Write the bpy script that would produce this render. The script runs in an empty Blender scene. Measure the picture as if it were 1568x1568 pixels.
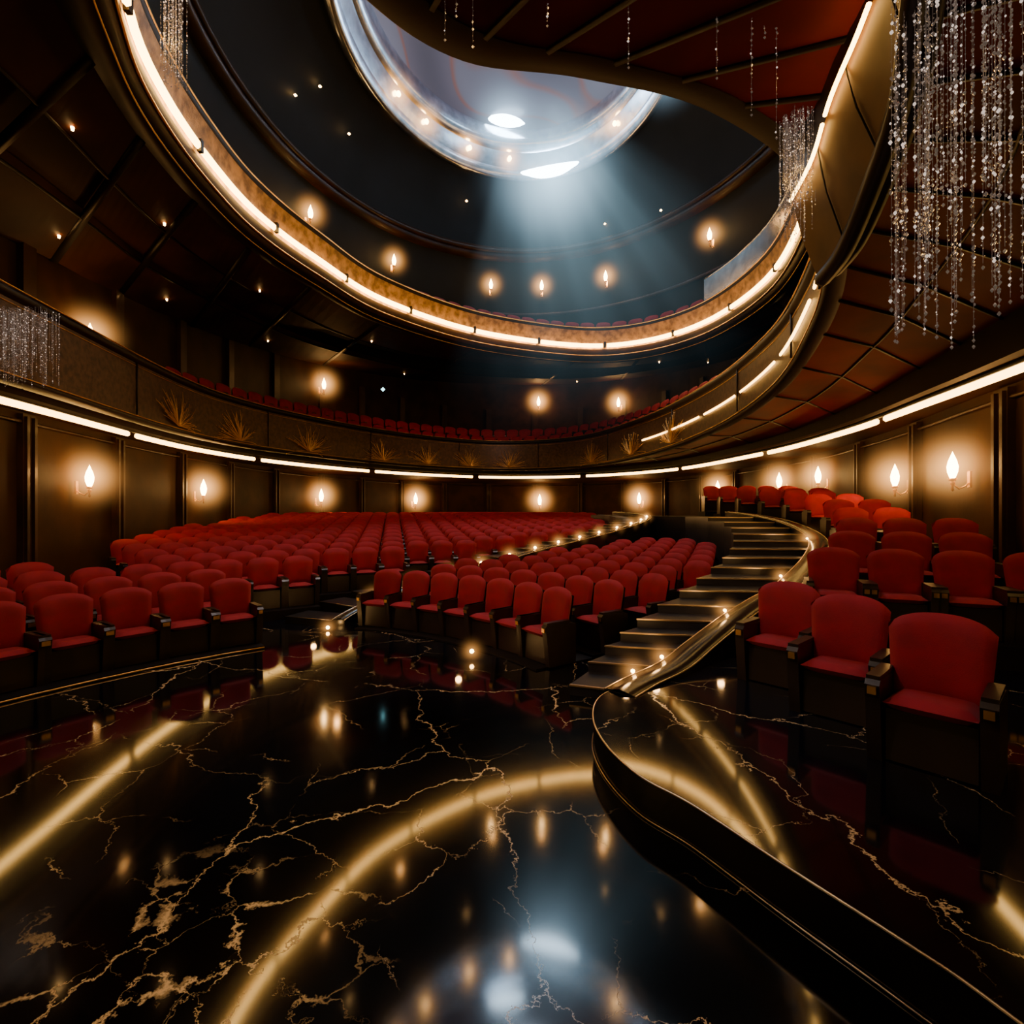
import bpy, math, random, bisect, bmesh
from mathutils import Vector, Matrix
random.seed(7)
S = bpy.context.scene

# ------------------------------------------------------------------ helpers
class MB:
    def __init__(s): s.v=[]; s.f=[]; s.m=[]; s.s=[]
    def add(s, vs, fs, mat=0, smooth=False):
        o=len(s.v); s.v+= [tuple(p) for p in vs]
        for f in fs:
            s.f.append(tuple(i+o for i in f)); s.m.append(mat); s.s.append(smooth)
    def merge(s, o, M):
        b=len(s.v); s.v+=[tuple(M@Vector(p)) for p in o.v]
        s.f+=[tuple(i+b for i in f) for f in o.f]; s.m+=o.m; s.s+=o.s
    def box(s, c, d, mat=0, M=None):
        x,y,z=d[0]/2,d[1]/2,d[2]/2
        vs=[Vector((c[0]+i*x,c[1]+j*y,c[2]+k*z)) for k in(-1,1) for j in(-1,1) for i in(-1,1)]
        if M: vs=[M@p for p in vs]
        s.add(vs,[(0,2,3,1),(4,5,7,6),(0,1,5,4),(2,6,7,3),(0,4,6,2),(1,3,7,5)],mat)
    def loft(s, rows, mat=0, smooth=True, closed=False, ring=False):
        n=len(rows[0]); vs=[p for r in rows for p in r]; fs=[]
        R=len(rows)
        for a in range(R if ring else R-1):
            b=(a+1)%R
            for i in range(n if closed else n-1):
                j=(i+1)%n
                fs.append((a*n+i,a*n+j,b*n+j,b*n+i))
        s.add(vs,fs,mat,smooth)
    def tube(s, pts, r, mat=0, sides=8, closed=False, sy=None):
        n=len(pts); P=[Vector(p) for p in pts]; rows=[[] for _ in range(sides)]
        rl = r if isinstance(r,list) else [r]*n
        for i in range(n):
            a=P[(i-1)%n] if (closed or i>0) else P[i]; b=P[(i+1)%n] if (closed or i<n-1) else P[i]
            t=(b-a).normalized(); up=Vector((0,0,1))
            if abs(t.z)>.95: up=Vector((0,1,0))
            sd=t.cross(up).normalized(); u=sd.cross(t)
            for k in range(sides):
                an=2*math.pi*(k+.5)/sides
                rows[k].append(P[i]+sd*(math.cos(an)*rl[i])+u*(math.sin(an)*(rl[i] if sy is None else sy)))
        s.loft(rows,mat,True,closed,True)
        if not closed:
            o=len(s.v)-n*sides
            s.f.append(tuple(o+k*n for k in range(sides))); s.m.append(mat); s.s.append(False)
            s.f.append(tuple(o+k*n+n-1 for k in reversed(range(sides)))); s.m.append(mat); s.s.append(False)
    def lathe(s, prof, seg=16, c=(0,0,0), mat=0):
        rows=[[Vector((c[0]+r*math.cos(2*math.pi*i/seg),c[1]+r*math.sin(2*math.pi*i/seg),c[2]+z)) for i in range(seg)] for r,z in prof]
        s.loft(rows,mat,True,True)
    def octa(s, c, r, mat=0):
        x,y,z=c
        s.add([(x+r,y,z),(x-r,y,z),(x,y+r,z),(x,y-r,z),(x,y,z+r*1.2),(x,y,z-r*1.2)],
              [(0,2,4),(2,1,4),(1,3,4),(3,0,4),(2,0,5),(1,2,5),(3,1,5),(0,3,5)],mat)
    def build(s, name, mats, parent=None):
        me=bpy.data.meshes.new(name); me.from_pydata(s.v,[],s.f)
        for m in mats: me.materials.append(m)
        me.polygons.foreach_set('material_index',s.m); me.polygons.foreach_set('use_smooth',s.s)
        me.update()
        bm=bmesh.new(); bm.from_mesh(me); bmesh.ops.recalc_face_normals(bm,faces=bm.faces); bm.to_mesh(me); bm.free()
        ob=bpy.data.objects.new(name,me); S.collection.objects.link(ob)
        if parent: ob.parent=parent
        return ob

def cat(ctrl, n=8, closed=False):
    C=[list(map(float,c)) for c in ctrl]; N=len(C); out=[]
    segs=N if closed else N-1
    for i in range(segs):
        g=lambda k: C[k%N] if closed else C[max(0,min(N-1,k))]
        a,b,c,d=g(i-1),g(i),g(i+1),g(i+2)
        for j in range(n):
            t=j/n
            out.append([0.5*((2*q)+(-p+r)*t+(2*p-5*q+4*r-w)*t*t+(-p+3*q-3*r+w)*t**3) for p,q,r,w in zip(a,b,c,d)])
    if not closed: out.append(C[-1])
    return out
def arclen(P,closed=False):
    L=[0]
    for i in range(1,len(P)+(1 if closed else 0)):
        L.append(L[-1]+(Vector(P[i%len(P)][:3])-Vector(P[i-1][:3])).length)
    return L
def at(P,L,s):
    n=len(P); s=max(0,min(L[-1]-1e-6,s))
    i=bisect.bisect_right(L,s)-1; t=(s-L[i])/max(1e-9,L[i+1]-L[i])
    a=P[i]; b=P[(i+1)%n]
    return [x+(y-x)*t for x,y in zip(a,b)]
def sub(P,L,s0,s1,step=.25):
    k=max(2,int((s1-s0)/step)); return [at(P,L,s0+(s1-s0)*i/k) for i in range(k+1)]
def sidedist(P,x,y):
    best=1e9; sg=1
    for i in range(len(P)-1):
        ax,ay=P[i][0],P[i][1]; bx,by=P[i+1][0],P[i+1][1]; dx,dy=bx-ax,by-ay
        t=max(0,min(1,((x-ax)*dx+(y-ay)*dy)/max(1e-9,dx*dx+dy*dy)))
        d=math.hypot(x-ax-t*dx,y-ay-t*dy)
        if d<best: best=d; sg=1 if dx*(y-ay)-dy*(x-ax)>0 else -1
    return best*sg
def inpoly(P,x,y):
    c=False; n=len(P)
    for i in range(n):
        x1,y1=P[i][0],P[i][1]; x2,y2=P[(i+1)%n][0],P[(i+1)%n][1]
        if (y1>y)!=(y2>y) and x<(x2-x1)*(y-y1)/(y2-y1)+x1: c=not c
    return c

# ------------------------------------------------------------------ materials
def nm(name):
    m=bpy.data.materials.new(name); m.use_nodes=True; nt=m.node_tree
    return m,nt,nt.nodes['Principled BSDF']
def N(nt,t,**k):
    n=nt.nodes.new(t)
    for a,b in k.items():
        if a.startswith('i_'): n.inputs[a[2:].replace('_',' ')].default_value=b
        else: setattr(n,a,b)
    return n
def simple(name,col,rough=.5,metal=0,bump=0,bscale=30,var=0,vscale=3,coat=0,sheen=0,spec=.5):
    m,nt,b=nm(name); b.inputs['Roughness'].default_value=rough; b.inputs['Metallic'].default_value=metal
    b.inputs['Coat Weight'].default_value=coat; b.inputs['Sheen Weight'].default_value=sheen; b.inputs['Specular IOR Level'].default_value=spec
    tc=N(nt,'ShaderNodeTexCoord'); nz=N(nt,'ShaderNodeTexNoise',i_Scale=vscale,i_Detail=4.0)
    nt.links.new(tc.outputs['Object'],nz.inputs['Vector'])
    cr=N(nt,'ShaderNodeValToRGB'); k=1+var; d=1-var
    cr.color_ramp.elements[0].color=(col[0]*d,col[1]*d,col[2]*d,1); cr.color_ramp.elements[1].color=(min(1,col[0]*k),min(1,col[1]*k),min(1,col[2]*k),1)
    cr.color_ramp.elements[0].position=.35; cr.color_ramp.elements[1].position=.65
    nt.links.new(nz.outputs['Fac'],cr.inputs['Fac']); nt.links.new(cr.outputs['Color'],b.inputs['Base Color'])
    if bump:
        n2=N(nt,'ShaderNodeTexNoise',i_Scale=bscale,i_Detail=3.0); nt.links.new(tc.outputs['Object'],n2.inputs['Vector'])
        bp=N(nt,'ShaderNodeBump',i_Strength=bump,i_Distance=.01); nt.links.new(n2.outputs['Fac'],bp.inputs['Height']); nt.links.new(bp.outputs['Normal'],b.inputs['Normal'])
    return m
def emis(name,col,st):
    m,nt,b=nm(name); b.inputs['Base Color'].default_value=(*col,1)
    b.inputs['Emission Color'].default_value=(*col,1); b.inputs['Emission Strength'].default_value=st
    return m
def marble(name,dense=False):
    m,nt,b=nm(name); L=nt.links.new
    tc=N(nt,'ShaderNodeTexCoord')
    wn=N(nt,'ShaderNodeTexNoise',i_Scale=1.2,i_Detail=10.0,i_Roughness=.66); L(tc.outputs['Object'],wn.inputs['Vector'])
    def warp(amt):
        s=N(nt,'ShaderNodeVectorMath',operation='SUBTRACT'); L(wn.outputs['Color'],s.inputs[0]); s.inputs[1].default_value=(.5,.5,.5)
        sc=N(nt,'ShaderNodeVectorMath',operation='SCALE'); L(s.outputs[0],sc.inputs[0]); sc.inputs['Scale'].default_value=amt
        a=N(nt,'ShaderNodeVectorMath',operation='ADD'); L(tc.outputs['Object'],a.inputs[0]); L(sc.outputs[0],a.inputs[1]); return a
    def vein(scale,amt,width,mscale,lo,hi,off,pw=1.0):
        w=warp(amt); mp=N(nt,'ShaderNodeMapping'); mp.inputs['Location'].default_value=off; mp.inputs['Scale'].default_value=(1,1,0.3); L(w.outputs[0],mp.inputs[0])
        v=N(nt,'ShaderNodeTexVoronoi',feature='DISTANCE_TO_EDGE',i_Scale=scale); L(mp.outputs[0],v.inputs['Vector'])
        mk=N(nt,'ShaderNodeTexNoise',i_Scale=mscale,i_Detail=3.0); L(mp.outputs[0],mk.inputs['Vector'])
        mr=N(nt,'ShaderNodeMapRange'); mr.inputs['From Min'].default_value=lo; mr.inputs['From Max'].default_value=hi; L(mk.outputs['Fac'],mr.inputs['Value'])
        p=N(nt,'ShaderNodeMath',operation='POWER'); L(mr.outputs[0],p.inputs[0]); p.inputs[1].default_value=pw
        wd=N(nt,'ShaderNodeMath',operation='MULTIPLY_ADD'); L(p.outputs[0],wd.inputs[0]); wd.inputs[1].default_value=width; wd.inputs[2].default_value=.0016
        r=N(nt,'ShaderNodeMapRange'); L(v.outputs['Distance'],r.inputs['Value'])
        r.inputs['From Min'].default_value=0; L(wd.outputs[0],r.inputs['From Max']); r.inputs['To Min'].default_value=1; r.inputs['To Max'].default_value=0
        o=N(nt,'ShaderNodeMath',operation='MULTIPLY',use_clamp=True); L(r.outputs[0],o.inputs[0])
        k=N(nt,'ShaderNodeMath',operation='MULTIPLY',use_clamp=True); L(mr.outputs[0],k.inputs[0]); k.inputs[1].default_value=3
        L(k.outputs[0],o.inputs[1]); return o
    v1=vein(.50,.75,.006,.9,.38,.85,(3.3,1.7,0),2.0)
    v2=vein(1.2,.6,.004,1.5,.46,.85,(9,4,0),1.5)
    mx=N(nt,'ShaderNodeMath',operation='MAXIMUM'); L(v1.outputs[0],mx.inputs[0]); L(v2.outputs[0],mx.inputs[1]); last=mx
    if dense:
        v3=vein(3.0,.75,.13,3.4,.38,.80,(1,6,0),2.0)
        d=N(nt,'ShaderNodeVectorMath',operation='DISTANCE'); L(tc.outputs['Object'],d.inputs[0]); d.inputs[1].default_value=(-1.4,2.05,0)
        r=N(nt,'ShaderNodeMapRange'); L(d.outputs['Value'],r.inputs['Value']); r.inputs['From Min'].default_value=.35; r.inputs['From Max'].default_value=.95; r.inputs['To Min'].default_value=1; r.inputs['To Max'].default_value=0
        q=N(nt,'ShaderNodeMath',operation='MULTIPLY'); L(v3.outputs[0],q.inputs[0]); L(r.outputs[0],q.inputs[1])
        m2=N(nt,'ShaderNodeMath',operation='MAXIMUM'); L(last.outputs[0],m2.inputs[0]); L(q.outputs[0],m2.inputs[1]); last=m2
    cn=N(nt,'ShaderNodeTexNoise',i_Scale=.7,i_Detail=5.0); L(tc.outputs['Object'],cn.inputs['Vector'])
    cr=N(nt,'ShaderNodeValToRGB'); cr.color_ramp.elements[0].color=(.0015,.0016,.003,1); cr.color_ramp.elements[1].color=(.006,.008,.015,1)
    cr.color_ramp.elements[0].position=.4; cr.color_ramp.elements[1].position=.75; L(cn.outputs['Fac'],cr.inputs['Fac'])
    mix=N(nt,'ShaderNodeMix',data_type='RGBA'); L(last.outputs[0],mix.inputs['Factor']); L(cr.outputs['Color'],mix.inputs['A']); mix.inputs['B'].default_value=(1,.70,.38,1)
    L(mix.outputs['Result'],b.inputs['Base Color'])
    rr=N(nt,'ShaderNodeMapRange'); L(last.outputs[0],rr.inputs['Value']); rr.inputs['To Min'].default_value=.075; rr.inputs['To Max'].default_value=.4
    L(rr.outputs[0],b.inputs['Roughness']); b.inputs['Specular IOR Level'].default_value=1.0
    return m

M_floor=marble('black_marble_gold_veins',True)
M_marb=marble('black_marble_platform')
M_velvet=simple('red_velvet',(.29,.0018,.012),.72,0,.25,220,.15,5,sheen=.05,spec=.3)
M_black=simple('black_lacquer_wood',(.020,.011,.008),.34,0,.05,40,.3)
M_carpet=simple('dark_tier_carpet',(.006,.003,.003),.75,0,.2,80,.3,spec=.2)
M_step=simple('dark_stone_step',(.018,.017,.021),.32,0,.1,40,.3)
M_gold=simple('aged_gold_metal',(.80,.48,.17),.36,1,.1,60,.15)
M_steel=simple('polished_edge_metal',(.75,.58,.40),.28,1)
M_wall=simple('brown_wall_panel',(.028,.0100,.0032),.6,0,.15,12,.35,1.2,spec=.12)
M_wood=simple('dark_walnut',(.028,.0095,.0038),.48,0,.1,25,.4,2,coat=.04,spec=.25)
M_rib=simple('dark_bronze_rib',(.007,.0035,.002),.45,.1,.05,20,.2,spec=.35)
M_redpan=simple('oxblood_soffit_panel',(.11,.0062,.0025),.6,0,.05,10,.4,.8,spec=.08)
M_soff=simple('umber_soffit_panel',(.040,.013,.005),.6,0,.06,10,.4,.8,spec=.12)
M_bronze=simple('speckled_bronze',(.062,.030,.014),.45,.35,.3,60,.45,10)
M_goldpan=simple('gilded_plaster',(.36,.20,.07),.38,.45,.5,45,.5,5)
M_fascia=simple('champagne_fascia',(.11,.052,.018),.5,.2,.1,8,.45,1.5)
M_dome=simple('midnight_dome_plaster',(.006,.0085,.012),.6,0,.05,6,.3,.5,spec=.2)
M_silver=simple('brushed_silver_ring',(.62,.66,.74),.22,1,.05,12,.15)
M_led=emis('warm_led',(1,.54,.13),13)
M_ledr=emis('warm_led_ring',(1,.56,.14),19)
M_flame=emis('lamp_flame',(1,.56,.17),42)
M_dot=emis('step_bulb',(1,.54,.17),34)
M_cool=emis('cool_skylight_panel',(.62,.82,1),20)
M_teal=emis('teal_indicator',(.3,.8,.9),6)
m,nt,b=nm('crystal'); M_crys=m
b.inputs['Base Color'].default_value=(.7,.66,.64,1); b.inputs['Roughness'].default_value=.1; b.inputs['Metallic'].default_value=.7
b.inputs['Emission Color'].default_value=(1,.80,.68,1); b.inputs['Emission Strength'].default_value=.06  # faint emission painted in for crystal sparkle
M_painted_glint=emis('crystal_painted_glint',(1,.84,.74),.8)  # emission paints glints on random beads, the crystals are no lamps
m,nt,b=nm('dusky_skylight_glass'); M_sky=m
tc=N(nt,'ShaderNodeTexCoord'); nz=N(nt,'ShaderNodeTexNoise',i_Scale=.13,i_Detail=1.5,i_Distortion=1.2); nt.links.new(tc.outputs['Object'],nz.inputs['Vector'])
cr=N(nt,'ShaderNodeValToRGB'); e=cr.color_ramp.elements; e[0].color=(.06,.06,.09,1); e[0].position=.3; e[1].color=(.22,.23,.32,1); e[1].position=.75
x=e.new(.50); x.color=(.11,.10,.14,1); x=e.new(.52); x.color=(.20,.09,.08,1); x=e.new(.54); x.color=(.14,.14,.19,1)
nt.links.new(nz.outputs['Fac'],cr.inputs['Fac']); nt.links.new(cr.outputs['Color'],b.inputs['Emission Color']); b.inputs['Emission Strength'].default_value=1.0
b.inputs['Base Color'].default_value=(.02,.02,.03,1); b.inputs['Roughness'].default_value=.3
def painted_haze(name,col,st,power=3.0):  # volume emits by itself, painting the glow around a lamp
    m=bpy.data.materials.new(name); m.use_nodes=True; nt=m.node_tree; nt.nodes.clear(); L=nt.links.new
    o=N(nt,'ShaderNodeOutputMaterial'); e=N(nt,'ShaderNodeEmission'); e.inputs['Color'].default_value=(*col,1)
    tc=N(nt,'ShaderNodeTexCoord'); ln=N(nt,'ShaderNodeVectorMath',operation='LENGTH'); L(tc.outputs['Object'],ln.inputs[0])
    s=N(nt,'ShaderNodeMath',operation='SUBTRACT',use_clamp=True); s.inputs[0].default_value=1; L(ln.outputs['Value'],s.inputs[1])
    p=N(nt,'ShaderNodeMath',operation='POWER'); L(s.outputs[0],p.inputs[0]); p.inputs[1].default_value=power
    k=N(nt,'ShaderNodeMath',operation='MULTIPLY'); L(p.outputs[0],k.inputs[0]); k.inputs[1].default_value=st; L(k.outputs[0],e.inputs['Strength'])
    L(e.outputs[0],o.inputs['Volume']); return m
M_glow=painted_haze('painted_lamp_haze',(1,.42,.10),9.0,5.0)
M_glowc=painted_haze('painted_cool_lamp_haze',(.50,.78,1),1.7,3.6)

# ------------------------------------------------------------------ plan curves
LOW=[(-5,-5,3.85,5.2,-6,-6,.5),(-6,0,3.85,5.2,-7.6,0,.5),(-6.9,5,3.85,5.2,-8.6,5,.4),(-7.5,8,3.85,5.2,-9.1,8.7,.35),
(-8.2,13.9,3.85,5.2,-10.2,15,.35),(-6.8,18.2,3.85,5.2,-10.2,22,.28),(-4.1,22,3.85,5.2,-7,30,.2),(-.6,24,3.85,5.2,-1.5,34,.2),
(2.8,22.6,3.85,5.2,5,33,.25),(4.55,18.2,3.85,5.2,9.4,27,.4),(5.1,13.5,3.95,5.2,10,18,.5),(4.9,9.8,4.15,5.25,9,12.5,.6),
(4.3,7.4,4.5,5.35,7.7,8.5,.7),(3.6,5.9,4.75,5.45,7.1,6.4,.75),(2.56,4.55,4.8,5.5,6.6,4.2,.78),(1.4,3.74,4.8,5.5,6.1,2.2,.8),
(.43,3.46,4.8,5.5,5.5,.2,.82),(-.35,3.34,4.8,5.5,4.6,-2.2,.84),(-.85,2.95,4.8,5.5,3.2,-4.8,.86),(-1.3,2.2,4.8,5.5,1.6,-6,.87),
(-1.6,1,4.8,5.5,.6,-6.5,.88),(-1.8,-1,4.8,5.5,-.4,-6.8,.88),(-2,-4.5,4.8,5.5,-1.5,-7,.88)]
low=cat(LOW,8)
wall=[(p[4],p[5]) for p in low]
def zout(y): return 6.7+.14*(max(2,min(34,y))-8)
def dirout(p):
    d=Vector((p[4]-p[0],p[5]-p[1],0)); return d.normalized(), d.length

wl=wall+[wall[0]]
n=len(wall)
i1=8*5; i2=8*9; i3=8*16
for nme,(a,b_) in {'wall_left':(0,i1),'wall_back':(i1,i2),'wall_right':(i2,i3),'wall_front':(i3,n)}.items():
    mb=MB(); P=wl[a:b_+1]
    mb.loft([[ (x,y,z) for x,y in P] for z in (0,.9,3.9,11.5)],0,True)
    mb.build(nme,[M_wall])
mb=MB(); W=[(x,y,0) for x,y in wl]; LW=arclen(W)
cx,cy=0,14
s=.6
while s<LW[-1]:
    p=at(W,LW,s); q=at(W,LW,min(LW[-1]-.01,s+.05)); t=Vector((q[0]-p[0],q[1]-p[1],0)).normalized()
    nn=Vector((t.y,-t.x,0))
    if nn.dot(Vector((cx-p[0],cy-p[1],0)))<0: nn=-nn
    M=Matrix.Translation(Vector(p)+nn*.05)@Matrix((( t.x,nn.x,0,0),(t.y,nn.y,0,0),(0,0,1,0),(0,0,0,1)))
    mb.box((0,0,1.9),(.34,.10,3.7),0,M); mb.box((-.10,.06,1.9),(.07,.08,3.6),0,M); mb.box((.10,.06,1.9),(.07,.08,3.6),0,M)
    mb.box((0,.0,6.6),(.34,.12,4.2),0,M)
    s+=3.1
mb.build('trim_pilasters',[M_wood])
mb=MB()
def inset(P,d):
    o=[]
    for i,(x,y) in enumerate(P):
        a=P[max(0,i-1)]; b=P[min(len(P)-1,i+1)]; t=Vector((b[0]-a[0],b[1]-a[1])).normalized(); o.append((x+t.y*d,y-t.x*d))
    return o
wi=inset(wl,.06)
mb.tube([(x,y,3.6) for x,y in wi],.03,0,6); mb.tube([(x,y,.1) for x,y in wi],.06,0,4,sy=.1)
mb.build('baseboard_wall_rails',[M_wood])

mb=MB(); mb.add([(x,y,0) for x,y in wall],[tuple(range(n))])
fl=mb.build('floor',[M_floor])

# ------------------------------------------------------------------ lower balcony
mb=MB()
def prow(f_in,zf):
    out=[]
    for p in low:
        d,l=dirout(p); q=Vector((p[0],p[1],0))+d*f_in; q.z=zf(p); out.append(q)
    return out
mb.loft([prow(.3,lambda p:p[2]),prow(.06,lambda p:p[2]),prow(0,lambda p:p[2]+.06),prow(.03,lambda p:p[2]+.12)],1)
mb.loft([prow(.03,lambda p:p[2]+.12),prow(-.02,lambda p:(p[2]+p[3])/2),prow(.0,lambda p:p[3]-.14)],0)
mb.loft([prow(.0,lambda p:p[3]-.14),prow(-.07,lambda p:p[3]-.1),prow(-.09,lambda p:p[3]-.03),prow(-.04,lambda p:p[3]+.03),prow(.12,lambda p:p[3]+.03),prow(.2,lambda p:p[3]),prow(.2,lambda p:p[2]+.35)],1)
for i in range(4,8*16,8):
    a=prow(-.03,lambda p:p[2]+.12)[i]; b_=prow(-.03,lambda p:p[3]-.12)[i]; mb.tube([a,a.lerp(b_,.5),b_],.018,1,4)
mb.build('balcony_parapet',[M_bronze,M_rib])
mb=MB(); mb.tube(prow(-.09,lambda p:p[3]+.02),.014,0,6); mb.tube(prow(.0,lambda p:p[2]+.1),.012,0,6); mb.tube(prow(-.01,lambda p:p[3]-.2),.008,0,4)
mb.build('trim_balcony_gold',[M_gold])
mb=MB()
def frow(ff,zf):
    out=[]
    for p in low:
        f=ff(p); out.append(Vector((p[0]+(p[4]-p[0])*f,p[1]+(p[5]-p[1])*f,zf(p))))
    return out
lip=lambda p:max(.08,p[6]-.07)
zl=lambda p:3.95+(p[2]-3.85)*.35
R0=prow(.28,lambda p:p[2]+.01); R1=frow(lip,zl)
mid=[a.lerp(b,.5)+Vector((0,0,.08)) for a,b in zip(R0,R1)]
mb.loft([R0,mid,R1],0)
mb.loft([R1,frow(lip,lambda p:3.78),frow(lambda p:lip(p)+.02,lambda p:3.74),frow(lambda p:lip(p)+.045,lambda p:3.78),frow(lambda p:lip(p)+.05,lambda p:3.85)],2,False)
mb.loft([frow(lambda p:lip(p)+.05,lambda p:3.85),frow(lambda p:1,lambda p:3.8)],1)
for i in range(0,len(low),4):
    a,b_=R0[i],R1[i]; m_=mid[i]
    mb.tube([a+Vector((0,0,-.01)),m_+Vector((0,0,-.01)),b_+Vector((0,0,-.01))],.022,2,4,sy=.02)
mb.tube([v+Vector((0,0,-.01)) for v in mid],.02,2,4)
mb.build('ceiling_balcony_soffit',[M_redpan,M_soff,M_rib])
mb=MB(); mb.loft([prow(.2,lambda p:p[2]+.4),frow(lambda p:.985,lambda p:p[2]+.4)],0); mb.build('balcony_deck',[M_carpet])
cv=frow(lambda p:p[6],lambda p:3.66); Lc=arclen(cv)
mb=MB(); s=1.0
while s<Lc[-1]-1:
    e=min(Lc[-1]-.5,s+5.2); mb.tube(sub(cv,Lc,s,e),.05,0,6,sy=.06); s=e+.35
mb.build('led_strip_cove',[M_led])
mb=MB(); c2=frow(lambda p:p[6],lambda p:3.75); mb.tube(c2,.05,0,4,sy=.05); mb.build('trim_led_channel',[M_rib])
pr=prow(-.05,lambda p:p[2]+(p[3]-p[2])*.42)[8*9:8*14+2]; Lp=arclen(pr); mb=MB(); s=.2
while s<Lp[-1]-.5:
    e=min(Lp[-1],s+1.9); mb.tube(sub(pr,Lp,s,e),.022,0,6,sy=.03); s=e+.35
mb.build('led_strip_parapet',[M_led])

# ------------------------------------------------------------------ upper balcony ring
UP=[(-4.95,6.6,-9,8),(-5.4,7.9,-9.4,10.5),(-5.6,9.5,-10,13),(-5.55,11.2,-10.3,16.5),(-5,13.2,-10.2,20),(-3.9,15.8,-9.2,25),
(-1.2,18.5,-5.5,31.5),(2.5,20,2,34),(4.9,19.6,6.6,31),(6.6,17.6,9.6,25),(7.1,14.3,10.1,17.5),(6.3,11,8.9,12),(5,8.3,7.7,8),
(3.2,6,6.8,4),(.5,4.3,4,-3),(-2,4,-3,-6.5),(-3.9,5,-8,1)]
up=cat(UP,8,True)
def urow(off,z):
    out=[]
    for p in up:
        d=Vector((p[2]-p[0],p[3]-p[1],0)).normalized(); out.append(Vector((p[0],p[1],z))+d*off)
    return out
mb=MB()
mb.loft([urow(.75,7.95),urow(.5,7.86),urow(.25,7.86),urow(.15,7.95)],1,True,True)
mb.loft([urow(.15,7.95),urow(.05,8.05),urow(.08,8.3)],2,True,True)
mb.loft([urow(.08,8.3),urow(.12,8.5),urow(.08,8.75),urow(-.02,9.0)],0,True,True)
mb.loft([urow(-.02,9.0),urow(-.08,9.08),urow(0,9.16),urow(.2,9.16),urow(.25,8.4)],1,True,True)
mb.build('upper_balcony_parapet',[M_goldpan,M_rib,M_wood])
mb=MB(); mb.tube(urow(-.08,9.1),.016,0,6,True); mb.tube(urow(.04,8.04),.022,0,6,True); mb.tube(urow(.24,7.85),.012,0,6,True); mb.build('trim_upper_balcony_gold',[M_gold])
ul=urow(-.0,8.42); ul.append(ul[0]); Lu=arclen(ul); mb=MB(); s=0
nseg=17; sl=Lu[-1]/nseg
for k in range(nseg): mb.tube(sub(ul,Lu,k*sl+.08,(k+1)*sl-.08),.055,0,6,sy=.08)
mb.build('led_strip_upper_ring',[M_ledr])
mb=MB()
for k in range(nseg):
    p=at(ul,Lu,k*sl+.001); mb.box((p[0],p[1],8.45),(.08,.08,.22),0)
mb.build('trim_led_brackets',[M_rib])
mb=MB(); g=urow(.02,9.16)[8*9:8*11+6]; g2=[v+Vector((0,0,.75)) for v in g]; mb.loft([g,g2],0); mb.tube(g2,.02,0,6); mb.build('added_light_catch',[M_silver])  # silver strip added as a bluish light catch on the ring
mb=MB(); A=urow(.7,7.96); B=[Vector((p[2],p[3],zout(p[3]))) for p in up]
steps=[0,.3,.31,.6,.61,1]
rows=[]
for k,t in enumerate(steps):
    rows.append([a.lerp(b_,t)+Vector((0,0,[0,0,.16,.16,0,0][k])) for a,b_ in zip(A,B)])
mb.loft(rows,0,False,True)
for i in range(0,len(up),8):
    a,b_=A[i],B[i]; mb.tube([a,b_],.09,1,4,sy=.05)
for t in(.3,.61): mb.tube([a.lerp(b_,t) for a,b_ in zip(A,B)],.03,1,4,True)
mb.build('ceiling_upper_soffit',[M_soff,M_rib])
mb=MB()
for i in range(2,len(up),13):
    for t in (.25,.8):
        j=(i+(5 if t>.5 else 0))%len(up); c=A[j].lerp(B[j],t)-Vector((0,0,.04)); mb.lathe([(0,-.02),(.018,-.02),(.026,.03)],8,c,0)
mb.build('recessed_downlights',[M_dot])

# dome
def ell(cx,cy,rx,ry,z,n=96,rot=0):
    o=[]
    for i in range(n):
        a=2*math.pi*i/n; x=rx*math.cos(a); y=ry*math.sin(a); o.append(Vector((cx+x*math.cos(rot)-y*math.sin(rot),cy+x*math.sin(rot)+y*math.cos(rot),z)))
    return o
def ez(z):
    t=(z-8.4)/(13-8.4); return (.6-.1*t,12.6+.6*t,9.6-1.5*t,11.8-2.2*t)
O=(.05,15.25); RT=math.radians(-13)
def orow(r,z): return ell(O[0],O[1],5.15*r/6.1,6.5*r/6.1,z,96,RT)
mb=MB()
mb.loft([ell(*ez(z),z) for z in(8.4,9.5,11,13)],0,True,True)
mb.loft([ell(.5,13.2,8.1,9.6,13),ell(.5,13.2,7.8,9.3,13.0),ell(.5,13.2,7.75,9.25,13.12),ell(.5,13.2,7.85,9.35,13.5),ell(.5,13.2,8.0,9.4,13.55)],1,True,True)
mb.loft([ell(.5,13.2,8.0,9.4,13.55),ell(.4,13.8,7.4,8.7,14.5,96,RT*.3),ell(.2,14.7,6.3,7.4,15.5,96,RT*.7),orow(6.1,16.1)],0,True,True)
mb.build('ceiling_dome',[M_dome,M_wood])
mb=MB()
for z,o in((10.9,.12),(13.3,.06)):
    c=ez(min(13,z)); mb.tube(ell(c[0],c[1],c[2]-o-.3*(z>13),c[3]-o-.3*(z>13),z),.09,0,8,True)
mb.build('trim_dome_cornice',[M_wood])
mb2=MB(); q=[]
for p in up:
    d=Vector((p[2]-p[0],p[3]-p[1],0)).normalized(); q.append(Vector((p[0],p[1],8.45))+d*4.5)
mb2.loft([urow(.2,8.4),q],0,False,True); mb2.build('upper_balcony_deck',[M_carpet])
mb=MB()
for c in((-6.0,16.0,15.2),(-6.6,15.6,14.6),(-5.6,17.6,14.9),(-1.9,21.4,14.9),(3.9,21.5,14.0),(5.7,19.6,13.45)): mb.lathe([(0,-.05),(.05,0),(0,.05)],8,c,0)
mb.build('dome_pin_lights',[M_dot])

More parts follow.
